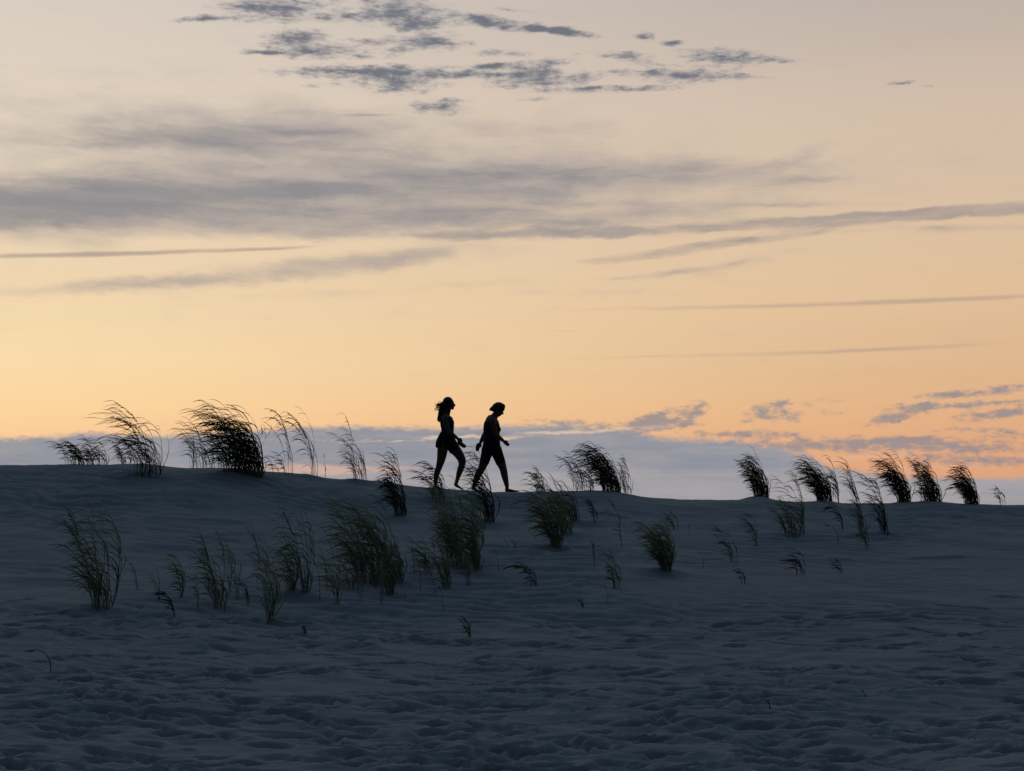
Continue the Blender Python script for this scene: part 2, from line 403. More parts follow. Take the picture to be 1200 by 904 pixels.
# px, py, H, left, w, n, kind, label, options
T = [
 # crest, left
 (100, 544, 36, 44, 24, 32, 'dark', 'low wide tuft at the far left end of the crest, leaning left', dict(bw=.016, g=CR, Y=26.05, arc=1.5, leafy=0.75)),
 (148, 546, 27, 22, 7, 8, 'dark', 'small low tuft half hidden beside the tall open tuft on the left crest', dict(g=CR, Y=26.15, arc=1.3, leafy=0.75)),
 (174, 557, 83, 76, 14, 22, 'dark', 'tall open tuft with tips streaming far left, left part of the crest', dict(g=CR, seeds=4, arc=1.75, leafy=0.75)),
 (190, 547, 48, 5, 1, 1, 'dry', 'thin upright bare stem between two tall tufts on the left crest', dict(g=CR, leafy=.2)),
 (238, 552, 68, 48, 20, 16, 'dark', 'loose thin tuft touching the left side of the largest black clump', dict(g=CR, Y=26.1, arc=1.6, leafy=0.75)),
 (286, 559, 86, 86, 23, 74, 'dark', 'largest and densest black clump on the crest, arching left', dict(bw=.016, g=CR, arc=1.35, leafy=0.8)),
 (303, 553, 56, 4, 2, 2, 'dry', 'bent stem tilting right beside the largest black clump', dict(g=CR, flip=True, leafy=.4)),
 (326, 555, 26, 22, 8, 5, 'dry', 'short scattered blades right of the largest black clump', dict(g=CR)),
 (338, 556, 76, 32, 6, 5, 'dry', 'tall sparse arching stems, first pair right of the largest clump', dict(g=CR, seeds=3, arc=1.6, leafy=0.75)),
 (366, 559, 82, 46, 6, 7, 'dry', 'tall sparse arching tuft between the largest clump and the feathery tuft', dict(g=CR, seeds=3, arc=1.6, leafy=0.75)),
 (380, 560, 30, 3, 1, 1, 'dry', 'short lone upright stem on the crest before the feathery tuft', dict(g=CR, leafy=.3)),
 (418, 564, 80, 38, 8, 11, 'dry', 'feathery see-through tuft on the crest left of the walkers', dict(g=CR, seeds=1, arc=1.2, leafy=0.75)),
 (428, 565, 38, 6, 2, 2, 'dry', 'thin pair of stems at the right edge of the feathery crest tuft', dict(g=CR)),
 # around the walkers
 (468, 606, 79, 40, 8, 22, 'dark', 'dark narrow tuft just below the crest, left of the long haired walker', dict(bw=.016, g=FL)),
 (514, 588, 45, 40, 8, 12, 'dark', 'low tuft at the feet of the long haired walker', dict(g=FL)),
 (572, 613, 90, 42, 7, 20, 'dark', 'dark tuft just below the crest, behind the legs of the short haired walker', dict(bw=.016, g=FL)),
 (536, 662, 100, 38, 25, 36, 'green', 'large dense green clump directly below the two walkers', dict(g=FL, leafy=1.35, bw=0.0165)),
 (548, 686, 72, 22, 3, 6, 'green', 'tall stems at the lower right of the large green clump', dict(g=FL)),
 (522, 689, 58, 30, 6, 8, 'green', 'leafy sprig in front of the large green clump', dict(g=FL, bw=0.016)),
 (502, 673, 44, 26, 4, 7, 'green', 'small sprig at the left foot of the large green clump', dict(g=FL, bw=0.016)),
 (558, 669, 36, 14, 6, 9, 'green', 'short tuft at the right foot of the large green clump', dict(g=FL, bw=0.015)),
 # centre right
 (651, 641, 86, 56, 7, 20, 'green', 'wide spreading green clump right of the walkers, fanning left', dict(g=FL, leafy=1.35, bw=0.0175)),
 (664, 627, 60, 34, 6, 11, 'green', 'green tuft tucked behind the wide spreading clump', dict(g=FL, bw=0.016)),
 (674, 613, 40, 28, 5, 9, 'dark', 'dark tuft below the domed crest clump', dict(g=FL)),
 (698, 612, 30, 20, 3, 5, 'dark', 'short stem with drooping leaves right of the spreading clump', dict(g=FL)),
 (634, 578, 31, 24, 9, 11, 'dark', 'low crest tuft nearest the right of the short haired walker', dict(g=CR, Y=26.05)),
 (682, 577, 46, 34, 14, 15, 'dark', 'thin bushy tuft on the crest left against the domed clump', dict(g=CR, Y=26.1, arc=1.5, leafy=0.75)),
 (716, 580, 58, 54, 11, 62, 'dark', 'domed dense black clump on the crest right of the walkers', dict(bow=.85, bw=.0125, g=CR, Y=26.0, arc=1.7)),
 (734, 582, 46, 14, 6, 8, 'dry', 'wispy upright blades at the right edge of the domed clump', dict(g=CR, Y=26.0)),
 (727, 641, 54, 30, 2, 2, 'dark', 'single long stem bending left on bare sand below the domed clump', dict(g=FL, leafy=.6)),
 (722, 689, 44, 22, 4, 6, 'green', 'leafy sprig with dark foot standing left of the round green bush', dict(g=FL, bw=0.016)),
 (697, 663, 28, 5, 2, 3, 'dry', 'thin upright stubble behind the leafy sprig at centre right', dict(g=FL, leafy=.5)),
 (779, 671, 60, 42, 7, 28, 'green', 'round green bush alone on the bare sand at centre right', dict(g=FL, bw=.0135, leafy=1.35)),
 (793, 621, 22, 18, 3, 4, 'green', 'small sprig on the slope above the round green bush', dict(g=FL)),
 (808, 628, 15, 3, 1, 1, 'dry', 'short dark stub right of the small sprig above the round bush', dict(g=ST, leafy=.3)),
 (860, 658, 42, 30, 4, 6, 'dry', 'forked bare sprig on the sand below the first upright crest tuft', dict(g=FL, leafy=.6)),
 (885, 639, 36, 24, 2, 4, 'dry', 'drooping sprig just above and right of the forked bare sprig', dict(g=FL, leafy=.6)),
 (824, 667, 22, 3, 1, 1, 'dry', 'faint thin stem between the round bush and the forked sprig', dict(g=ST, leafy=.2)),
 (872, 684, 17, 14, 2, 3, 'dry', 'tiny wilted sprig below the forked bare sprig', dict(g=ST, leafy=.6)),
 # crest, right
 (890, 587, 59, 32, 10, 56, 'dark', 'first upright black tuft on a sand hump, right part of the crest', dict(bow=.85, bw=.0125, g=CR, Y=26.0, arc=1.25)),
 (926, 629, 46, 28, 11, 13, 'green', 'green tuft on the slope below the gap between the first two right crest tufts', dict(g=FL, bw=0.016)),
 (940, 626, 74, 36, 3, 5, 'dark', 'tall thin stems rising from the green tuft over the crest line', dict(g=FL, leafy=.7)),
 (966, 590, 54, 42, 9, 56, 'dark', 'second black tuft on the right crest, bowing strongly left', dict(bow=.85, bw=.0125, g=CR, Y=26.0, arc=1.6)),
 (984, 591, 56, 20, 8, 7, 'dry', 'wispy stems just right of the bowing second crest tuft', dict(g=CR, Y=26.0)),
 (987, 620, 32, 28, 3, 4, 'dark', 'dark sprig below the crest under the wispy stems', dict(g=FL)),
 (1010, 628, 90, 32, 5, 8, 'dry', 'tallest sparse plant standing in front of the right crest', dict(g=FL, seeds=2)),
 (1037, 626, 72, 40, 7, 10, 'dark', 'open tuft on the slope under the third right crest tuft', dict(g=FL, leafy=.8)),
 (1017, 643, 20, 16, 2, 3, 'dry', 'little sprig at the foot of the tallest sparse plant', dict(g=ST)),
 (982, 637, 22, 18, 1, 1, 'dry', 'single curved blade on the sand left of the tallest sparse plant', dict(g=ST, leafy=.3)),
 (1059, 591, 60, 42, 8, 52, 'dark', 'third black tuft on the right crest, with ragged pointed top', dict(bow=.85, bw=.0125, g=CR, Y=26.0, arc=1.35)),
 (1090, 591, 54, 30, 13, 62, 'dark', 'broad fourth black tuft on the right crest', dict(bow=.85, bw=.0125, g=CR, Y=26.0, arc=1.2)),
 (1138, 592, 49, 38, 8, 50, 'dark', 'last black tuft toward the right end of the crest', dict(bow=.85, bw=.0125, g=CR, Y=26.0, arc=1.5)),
 (1174, 592, 24, 14, 5, 5, 'dry', 'tiny sprig on the bare crest at the far right', dict(g=CR, Y=26.0)),
 (938, 673, 30, 26, 4, 5, 'dry', 'wilted sprig on smooth sand below the right green tuft', dict(g=ST, leafy=.7)),
 (985, 671, 15, 12, 2, 3, 'dry', 'flattened tiny sprig on the smooth sand at right', dict(g=ST)),
 # left field
 (117, 713, 122, 62, 14, 18, 'green', 'tall lone green clump at the left of the dune face', dict(g=FL, seeds=2, bw=0.019)),
 (211, 699, 50, 24, 3, 5, 'green', 'small open sprig right of the tall lone clump', dict(g=FL, bw=0.015)),
 (203, 722, 28, 26, 2, 2, 'dark', 'bent sprig with a long level leaf in front of the small open sprig', dict(g=FL)),
 (256, 714, 92, 42, 9, 10, 'green', 'tuft with pale straw base left of centre on the dune face', dict(g=FL, seeds=1, bw=0.017)),
 (278, 702, 62, 20, 2, 4, 'green', 'slim stems beside the right of the straw based tuft', dict(g=FL)),
 (316, 729, 122, 36, 4, 9, 'green', 'tall branching plant nearest the front of the left grass patch', dict(g=FL, seeds=1, bw=0.015)),
 (340, 696, 68, 32, 5, 9, 'green', 'green tuft behind the tall branching plant', dict(g=FL, bw=0.017)),
 (357, 697, 100, 30, 5, 9, 'green', 'green tuft with one long upright stalk, right of the branching plant', dict(g=FL, seeds=1, bw=0.017)),
 (394, 710, 90, 34, 2, 7, 'green', 'slender dark stemmed plant in front of the big left green clump', dict(g=FL, bw=0.014)),
 (432, 683, 102, 66, 20, 32, 'green', 'big dense green clump in the middle of the left grass patch', dict(g=FL, leafy=1.35, bw=0.0165)),
 (455, 696, 70, 26, 5, 11, 'green', 'tuft with pale stems at the right front of the big left clump', dict(g=FL, bw=0.016)),
 (466, 682, 42, 14, 6, 12, 'green', 'short bushy tuft at the right edge of the big left clump', dict(g=FL, bw=0.016)),
 (411, 690, 48, 22, 3, 6, 'green', 'thin tuft at the left foot of the big left clump', dict(g=FL, bw=0.015)),
 (476, 709, 14, 3, 1, 1, 'dry', 'short stub in the sand below the two big green clumps', dict(g=ST, leafy=.2)),
 (519, 713, 25, 7, 1, 1, 'dark', 'slanting dark stub below the large green clump under the walkers', dict(g=ST, leafy=.3)),
 (550, 747, 24, 16, 3, 5, 'dry', 'dry broken sprig alone on trodden sand below centre', dict(g=ST, leafy=.8)),
 (357, 743, 9, 4, 3, 3, 'dark', 'tiny forked stub below the left grass patch', dict(g=ST, leafy=.3)),
 (626, 686, 26, 40, 3, 5, 'dry', 'arched wilted sprig bending flat to the left at centre', dict(g=ST, leafy=.5)),
 (584, 668, 25, 9, 1, 1, 'dry', 'thin leaning stem above the arched wilted sprig', dict(g=ST, leafy=.3)),
 (598, 642, 12, 6, 9, 4, 'dry', 'row of low stubble below the short haired walker', dict(g=ST, leafy=.4)),
 (62, 786, 24, 34, 1, 1, 'dry', 'long curved blade lying over trodden sand at lower left', dict(g=ST, leafy=.3, bw=.008)),
 (902, 832, 9, 3, 2, 2, 'dark', 'lowest tiny stub poking from the trodden sand at right', dict(g=ST, leafy=.3)),
 (1014, 817, 7, 4, 1, 1, 'dark', 'tiny slanted stub in trodden sand at lower right', dict(g=ST, leafy=.3)),
 (712, 706, 20, 3, 1, 1, 'dry', 'hair thin upright stem just below the leafy sprig at centre right', dict(g=ST, leafy=.2)),
 (683, 712, 10, 6, 2, 3, 'dark', 'small dark stub on sand left of the hair thin stem', dict(g=ST, leafy=.4)),
]
_l = [(hit(a, r_), hit(b, r_), h) for a, b, r_, h in ledges]
LEDGE += [(p.x, q.x, .5 * (p.y + q.y), h) for p, q, h in _l]
shoot_rng = random.Random(3)
for px, py in [(160, 690), (232, 712), (243, 694), (291, 707), (303, 690), (327, 703), (374, 701), (384, 688), (421, 706), (446, 706), (492, 690), (508, 698), (268, 690), (186, 702), (484, 672)]:
    T.append((px, py, shoot_rng.uniform(24, 58), shoot_rng.uniform(8, 24), 2.5, shoot_rng.choice((1, 2, 3)), shoot_rng.choice(('green', 'green', 'dry')),
              'thin sparse shoot scattered between the tufts of the left grass patch', dict(g='sparse shoots in the left grass patch', leafy=.7, bw=.010)))
BASES = [hit(t[0], t[1]) if t[8].get('Y') is None else Vector((at(t[0], t[1], t[8]['Y']).x, t[8]['Y'], 0)) for t in T]
for t, p in zip(T, BASES):
    if t[5] >= 7 and t[8].get('Y') is None:
        wm = t[4] * p.y / F
        hummocks.append((p.x - .05, p.y + .02, wm + .16, .022 + .0012 * t[5]))
        hummocks.append((p.x + .10, p.y - .34, wm + .25, -.030))        # scour on the windward side
build_sand()
for i, (px, py, H, l, w, n, kind, label, o) in enumerate(T):
    make_tuft(px, py, H, l, w, n, kind, label, leafy=o.get('leafy', 1.0), seeds=o.get('seeds', 0), Y=o.get('Y'), seed=i + 1, group=o['g'],
              bladew=o.get('bw', .013), flip=o.get('flip', False), bow=o.get('bow', .5), arc=o.get('arc', 0.0))

# ---------------------------------------------------------------- people
PXM = 26.2 / F
def catmull(P, sub=5):
    out = []
    n = len(P)
    for i in range(n - 1):
        p0, p1, p2, p3 = P[max(i - 1, 0)], P[i], P[i + 1], P[min(i + 2, n - 1)]
        for k in range(sub):
            t = k / sub
            out.append([.5 * (2*b + (c - a)*t + (2*a - 5*b + 4*c - d)*t*t + (3*b - a - 3*c + d)*t**3) for a, b, c, d in zip(p0, p1, p2, p3)])
    out.append(list(P[-1]))
    return out
class Body:
    """px space: x right, y down (photo pixels), third = lateral, minus towards the viewer"""
    def __init__(s, cx, gy): s.cx, s.gy = cx, gy; s.bm = bmesh.new()
    def P(s, x, y, l=0): return Vector(((x - s.cx) * PXM, l * PXM, (s.gy - y) * PXM))
    def tube(s, path, k=20, sub=5, grow=0.0):
        """path rows: x, y, lateral, in-plane radius, lateral radius"""
        rows = catmull([list(p) for p in path], sub)
        rings = []
        n = len(rows)
        ctr = [s.P(*r_[:3]) for r_ in rows]
        for i, r_ in enumerate(rows):
            d = (ctr[min(i + 1, n - 1)] - ctr[max(i - 1, 0)]).normalized()
            lat = Vector((0, 1, 0)); lat = (lat - d * lat.dot(d)).normalized(); nr = d.cross(lat)
            ra, rb = max(.05, r_[3] + grow) * PXM, max(.05, r_[4] + grow) * PXM
            rings.append([s.bm.verts.new(ctr[i] + nr * (ra * math.cos(2*math.pi*j/k)) + lat * (rb * math.sin(2*math.pi*j/k))) for j in range(k)])
        for a, b in zip(rings, rings[1:]):
            for j in range(k): s.bm.faces.new((a[j], a[(j+1) % k], b[(j+1) % k], b[j]))
        s.bm.faces.new(rings[0][::-1]); s.bm.faces.new(rings[-1])
    def limb(s, path, **kw): s.tube([(x, y, l, r_, r_ * q) for x, y, l, r_, q in [(p + (1.0,))[:5] for p in path]], **kw)
    def ball(s, x, y, l, rx, rz, rl, tilt=0):
        res = bmesh.ops.create_uvsphere(s.bm, u_segments=20, v_segments=14, radius=1)
        c = s.P(x, y, l); ct, st = math.cos(tilt), math.sin(tilt)
        for v in res['verts']:
            a, b, e = v.co.x * rx * PXM, v.co.y * rl * PXM, v.co.z * rz * PXM
            v.co = c + Vector((a * ct + e * st, b, -a * st + e * ct))
    def finish(s, name, m, parent, voxel=.007, smooth=2):
        bmesh.ops.recalc_face_normals(s.bm, faces=s.bm.faces[:])
        me = bpy.data.meshes.new(name); s.bm.to_mesh(me); s.bm.free()
        o = bpy.data.objects.new(name, me); COL.objects.link(o)
        if voxel:
            md = o.modifiers.new('r', 'REMESH'); md.mode = 'VOXEL'; md.voxel_size = voxel; md.adaptivity = 0; md.use_smooth_shade = True
            if smooth:
                sm = o.modifiers.new('s', 'SMOOTH'); sm.factor = .5; sm.iterations = smooth
            dg = bpy.context.evaluated_depsgraph_get()
            nm = bpy.data.meshes.new_from_object(o.evaluated_get(dg))
            o.modifiers.clear(); o.data = nm; nm.name = name
        for p in o.data.polygons: p.use_smooth = True
        o.data.materials.clear(); o.data.materials.append(m)
        o.parent = parent
        return o
    def hand(s, wx, wy, l, dx, dy, near, curl):
        """palm from the wrist along (dx,dy), four fingers bending, thumb from the side near the base"""
        L = math.hypot(dx, dy); dx, dy = dx / L, dy / L
        nx, ny = -dy, dx                        # in-plane side
        s.tube([(wx, wy, l, 1.5, 1.5), (wx + dx*1.8, wy + dy*1.8, l, 2.0, 1.4), (wx + dx*4.2, wy + dy*4.2, l, 2.3, 1.3), (wx + dx*5.4, wy + dy*5.4, l, 1.8, 1.0)], k=14)
        for i, (o_, ln) in enumerate([(-1.65, 4.1), (-.55, 4.7), (.55, 4.4), (1.65, 3.5)]):
            x, y, la = wx + dx*4.8 + nx*o_, wy + dy*4.8 + ny*o_, l
            pts = [(x, y, la, .55)]
            a = 0
            for q in (.42, .33, .25):
                a += curl
                x += dx * ln * q * math.cos(a) ; y += dy * ln * q * math.cos(a); la += near * ln * q * math.sin(a)
                pts.append((x, y, la, .50))
            s.limb(pts, k=10, sub=3)
        tx, ty = wx + dx*1.6 - nx*1.6, wy + dy*1.6 - ny*1.6
        s.limb([(tx, ty, l, .75), (tx + dx*1.6 - nx*1.1, ty + dy*1.6 - ny*1.1, l + near*.8, .65), (tx + dx*3.4 - nx*.9, ty + dy*3.4 - ny*.9, l + near*1.7, .5)], k=10, sub=3)
    def foot(s, ax, ay, l, hx, hy, bx, by, tx, ty):
        """ankle, heel, ball, toe"""
        s.limb([(ax, ay, l, 2.1), ((ax + hx) / 2 + .6, (ay + hy) / 2, l, 2.1), (hx + 1.2, hy - .4, l, 1.7)], k=14)
        s.tube([(hx, hy - .6, l, 1.2, 1.6), (hx + 1.2, hy - .9, l, 1.8, 2.0), ((hx*1.2 + bx*.8)/2, (hy*1.2 + by*.8)/2 - 1.4, l, 2.0, 2.1), (bx, by - .9, l, 1.25, 2.9), (tx - .8, ty - .65, l, .85, 2.7), (tx, ty - .5, l, .5, 2.0)], k=16)
        for q in range(5):
            o_ = -2.1 + q * 1.05
            s.limb([(tx - 1.6, ty - .55, l + o_, .6), (tx + .7 - .28 * abs(q - 1), ty - .4, l + o_, .5)], k=8, sub=2)

def thing(name, label, cat, loc, group=None):
    o = bpy.data.objects.new(name, None); COL.objects.link(o); o.empty_display_size = .2
    o.location = loc; o['label'] = label; o['category'] = cat
    if group: o['group'] = group
    return o

def head(b, cx, cy, t):
    """head in profile facing +x, t = forward tilt; (cx, cy) centre of the skull"""
    ct, st = math.cos(t), math.sin(t)
    def q(u, v): return cx + u*ct - v*st, cy + u*st + v*ct          # u forward, v down
    def bl(u, v, l, rx, rz, rl): x, y = q(u, v); b.ball(x, y, l, rx, rz, rl, t)
    bl(0, 0, 0, 6.0, 5.9, 4.7)            # skull
    bl(2.9, 3.2, 0, 3.7, 4.6, 3.9)        # face
    bl(2.2, 5.2, 0, 3.4, 2.4, 3.3)        # jaw
    bl(4.9, 7.0, 0, 1.4, 1.2, 1.5)        # chin
    bl(5.0, -.2, 0, 1.3, 1.2, 3.0)        # brow
    x0, y0 = q(6.0, .6); x1, y1 = q(7.6, 3.0); x2, y2 = q(6.0, 3.5)
    b.limb([(x0, y0, 0, .6), ((x0+x1)/2, (y0+y1)/2, 0, .75), (x1, y1, 0, .85), (x2, y2, 0, .9)], k=10, sub=3)
    bl(6.1, 4.9, 0, .75, .5, 1.2); bl(6.0, 5.8, 0, .7, .5, 1.1)      # lips
    for sd in (-1, 1):
        bl(-.6, 2.4, sd * 4.6, 1.1, 1.8, .5)                         # ear
        bl(5.0, 1.3, sd * 1.75, .55, .45, .6)                        # eye
        bl(4.0, 3.2, sd * 2.3, 1.5, 1.4, 1.2)                        # cheek

PEOPLE_Y = 26.25
# --- walker with long hair
ref = at(525, 573.5, PEOPLE_Y)
p1 = thing('person', 'barefoot walker with long windblown hair, dark top and short loose bottoms, on the crest', 'person', (ref.x, PEOPLE_Y, ref.z), 'two walkers on the dune crest')
CX, GY = 525, 573.5
torso1 = [(522.5, 527, 0, 5.5, 8.5), (522.3, 520, 0, 9.6, 10.8), (523.6, 512, 0, 8.2, 9.8), (524.2, 505, 0, 7.0, 8.3), (523.8, 498, 0, 7.8, 9), (522.7, 492, 0, 7.4, 10.6), (521.6, 488, 0, 4.8, 10.4), (521.5, 485.6, 0, 2.8, 5.5)]
legR1 = [(519.6, 519, -5.5, 6.8), (518.5, 529, -5.4, 6.1), (517.0, 539, -5, 5.0), (514.2, 549, -4.8, 3.7), (511.9, 556, -4.8, 3.4), (510.7, 564, -4.8, 2.2), (510.4, 570, -4.8, 2.0)]
legL1 = [(526, 519, 5.5, 7.2), (532.8, 526.6, 5.4, 6.5), (538.0, 533.6, 5.2, 5.5), (541.3, 540.6, 5, 4.6), (540.2, 547.5, 4.9, 3.9), (538.2, 553.5, 4.8, 3.5), (536.2, 560, 4.8, 2.6), (534.8, 565.4, 4.8, 2.05)]
b = Body(CX, GY)
b.tube(torso1); b.limb(legR1); b.limb(legL1)
for sd in (-1, 1):
    b.ball(528.2, 495, sd * 4.3, 3.3, 3.4, 3.6); b.ball(517.6, 518.5, sd * 4.8, 5.2, 5.4, 5)
    b.ball(521.3, 489.3, sd * 11, 3.4, 3.2, 2.6)
b.limb([(521.6, 489, 0, 4.8), (523.4, 484, 0, 3.9), (525.0, 478, 0, 3.6)])
head(b, 525.4, 472.0, .02)
b.limb([(521.6, 489.5, -11.6, 3.3), (523, 497, -12.6, 3.0), (525.3, 505.6, -13.2, 2.5), (530, 509.6, -13, 2.5), (536.3, 514.6, -12.4, 1.7)])
b.limb([(521, 489.5, 11.6, 3.3), (519.8, 497, 12.6, 3.0), (518.6, 505, 13.2, 2.5), (519.0, 511, 13, 2.5), (520.4, 517.6, 12.6, 1.7)])
b.hand(536.3, 514.6, -12.4, 1, .85, 1, .75); b.hand(520.4, 517.6, 12.6, .25, 1, -1, .3)
b.foot(510.4, 570, -4.8, 508.3, 573.6, 517.5, 574.2, 522.5, 574.3)
b.foot(534.8, 565.4, 4.8, 531.9, 569.0, 538.8, 572.6, 542.8, 574.0)
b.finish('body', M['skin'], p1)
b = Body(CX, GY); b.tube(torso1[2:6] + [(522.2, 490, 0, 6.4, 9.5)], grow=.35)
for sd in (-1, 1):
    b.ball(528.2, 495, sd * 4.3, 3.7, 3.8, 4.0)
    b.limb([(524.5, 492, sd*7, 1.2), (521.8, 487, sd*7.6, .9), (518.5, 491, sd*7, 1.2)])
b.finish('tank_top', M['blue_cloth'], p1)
b = Body(CX, GY)
b.tube([(523.9, 507.5, 0, 7.9, 9.3), (523.0, 512, 0, 9.3, 10.8), (522.0, 517.5, 0, 10.8, 12.0), (520.6, 522, 0, 10.2, 12.2), (519.4, 525, 0, 8.6, 11.6)])
b.tube([(518.5, 515, -5.5, 6.2, 6.2), (517.0, 521, -5.5, 6.6, 6.6), (516.8, 525.2, -5.5, 6.2, 6.6)])
b.tube([(526, 517, 5.5, 7.6, 7.2), (530.8, 524.6, 5.4, 7.0, 7), (533.4, 528.6, 5.4, 6.6, 6.6)])
b.ball(513.0, 521.3, 0, 2.0, 2.4, 8.0)
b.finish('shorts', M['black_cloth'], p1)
b = Body(CX, GY)
b.ball(524.4, 471.3, 0, 6.3, 6.5, 5.5); b.ball(521.6, 475.0, 0, 4.6, 5.0, 5.2)
b.tube([(521.0, 473.5, 0, 4.6, 5.0), (519.0, 480, 0, 2.9, 4.4), (516.9, 486.5, 0, 2.1, 3.6), (515.2, 491, 0, 1.5, 2.8), (514.0, 495, 0, .8, 1.6)])
b.tube([(519.6, 474, -2, 2.2, 2.2), (516.4, 479, -2, 1.6, 1.6), (514.8, 485, -1, 1.3, 1.4), (512.9, 490.5, -1, 1.0, 1.0), (512.4, 493.5, 0, .4, .4)])
hr = b.finish('hair', M['dark_hair'], p1, .006, 2)
rr = random.Random(5)
b = Body(CX, GY)
for i in range(52):
    y0 = rr.uniform(470, 478); x0 = 519.5 - (y0 - 470) * .12; l0 = rr.uniform(-3, 3)
    tx, ty = (rr.uniform(507.8, 513.5), rr.uniform(471.5, 482)) if i < 34 else (rr.uniform(511.8, 514.5), rr.uniform(484, 495))
    mx_, my_ = (x0 + tx) / 2 + rr.uniform(-.6, .6), (y0 + ty) / 2 + rr.uniform(-1.6, .6)
    b.limb([(x0, y0, l0, .42), (mx_, my_, l0 + rr.uniform(-1, 1), .36), ((mx_+tx)/2, (my_+ty)/2 + rr.uniform(-.5, .8), l0 + rr.uniform(-1, 1), .24), (tx, ty, l0 + rr.uniform(-2, 2), .10)], k=6, sub=4)
b.finish('strands', M['dark_hair'], hr, 0)

# --- walker with short hair
ref2 = at(580, 576.5, PEOPLE_Y)
p2 = thing('person', 'barefoot walker with short bobbed hair and knee length shorts, head bowed, on the crest', 'person', (ref2.x, PEOPLE_Y, ref2.z), 'two walkers on the dune crest')
CX2, GY2 = 580, 576.5
torso2 = [(575.8, 532, 0, 5.5, 8.5), (576, 525, 0, 9.8, 11), (576, 517, 0, 9.6, 10.2), (575.9, 510, 0, 9.3, 9.8), (576.0, 503, 0, 9.5, 10.2), (576.2, 497, 0, 9.0, 11.2), (576.6, 491.6, 0, 7.2, 11), (577.8, 487.8, 0, 4.8, 7)]
legR2 = [(571.8, 526, -5.6, 7.2), (569.6, 535, -5.5, 6.1), (567.3, 542.5, -5.2, 5.3), (564.4, 549.6, -5, 4.4), (560.6, 556.5, -5, 4.0), (557.6, 563.5, -5, 3.1), (555.6, 570, -5, 2.4)]
legL2 = [(580.2, 526, 5.6, 7.4), (584.0, 535, 5.5, 6.2), (587.2, 543, 5.2, 5.4), (589.6, 549.6, 5, 4.4), (591.2, 557, 5, 4.1), (593.0, 565, 5, 3.1), (594.3, 571, 5, 2.3)]
b = Body(CX2, GY2)
b.tube(torso2); b.limb(legR2); b.limb(legL2)
for sd in (-1, 1):
    b.ball(582.8, 503.4, sd * 4.6, 3.9, 3.9, 4.0); b.ball(571.2, 524.5, sd * 4.9, 5.6, 6, 5.2)
    b.ball(576.5, 493.6, sd * 11.2, 3.6, 3.4, 2.6)
b.limb([(577.2, 491, 0, 5.2), (580.4, 486.6, 0, 4.1), (583.6, 481.5, 0, 4.0)])
head(b, 584.6, 478.6, .58)
b.limb([(577.4, 493.8, -11.8, 3.5), (579, 501, -13, 3.1), (581, 509.6, -13.6, 2.7), (585, 513.5, -13.3, 2.6), (590, 517.6, -12.6, 1.8)])
b.limb([(575.4, 493.8, 11.8, 3.4), (571.5, 501, 13, 3.0), (567.3, 508.4, 14, 2.6), (565, 513.3, 14, 2.5), (562.5, 518.4, 13.5, 1.75)])
b.hand(590, 517.6, -12.6, 1, .85, 1, .35); b.hand(562.5, 518.4, 13.5, -.45, 1, -1, .8)
b.foot(555.6, 570, -5, 553.0, 573.2, 559.6, 576.2, 564, 577.3)
b.foot(594.3, 571, 5, 592.0, 576.2, 603, 576.6, 608.3, 576.4)
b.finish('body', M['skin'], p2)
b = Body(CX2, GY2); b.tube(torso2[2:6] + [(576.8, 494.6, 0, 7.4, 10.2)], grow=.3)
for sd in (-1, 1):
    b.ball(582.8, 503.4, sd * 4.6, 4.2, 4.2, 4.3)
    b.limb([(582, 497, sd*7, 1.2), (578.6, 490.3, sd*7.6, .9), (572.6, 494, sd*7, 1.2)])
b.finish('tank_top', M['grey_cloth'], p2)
b = Body(CX2, GY2)
b.tube([(576, 514, 0, 9.8, 10.4), (576, 519, 0, 10.1, 11), (575.9, 526, 0, 10.3, 11.6), (575.8, 532.5, 0, 6.2, 9.2)])
b.limb([(p[0], p[1], p[2], p[3] + .2) for p in legR2[:2]] + [(567.1, 543.2, -5.2, 5.6)])
b.limb([(p[0], p[1], p[2], p[3] + .2) for p in legL2[:2]] + [(587.3, 543.6, 5.2, 5.8)])
for sd in (-1, 1): b.ball(571.2, 524.5, sd * 4.9, 5.9, 6.3, 5.5)
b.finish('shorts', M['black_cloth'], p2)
b = Body(CX2, GY2)
b.ball(584.8, 477.6, 0, 7.0, 6.4, 5.7, .4); b.ball(588.6, 476.0, 0, 3.7, 3.2, 4.4, .5)
b.tube([(584, 475.8, 0, 5.0, 5.6), (581, 477.4, 0, 4.9, 5.6), (578.0, 478.9, 0, 3.7, 5.0), (575.2, 479.9, 0, 2.1, 3.8), (573.2, 480.4, 0, .8, 2.4)])
b.tube([(582, 479, 0, 3.6, 5.4), (579.6, 481.2, 0, 2.0, 4.8), (577.3, 481.8, 0, .8, 3.0)])
hr = b.finish('hair', M['brown_hair'], p2, .006, 2)
b = Body(CX2, GY2)
for i in range(8):
    x0, y0, l0 = rr.uniform(578, 581), rr.uniform(475.5, 481), rr.uniform(-4, 4)
    b.limb([(x0, y0, l0, .4), (x0 - 2.6, y0 + 1.2, l0, .3), (x0 - rr.uniform(3.6, 5.6), y0 + rr.uniform(1.2, 3.2), l0 * .7, .1)], k=6, sub=4)
b.finish('strands', M['brown_hair'], hr, 0)

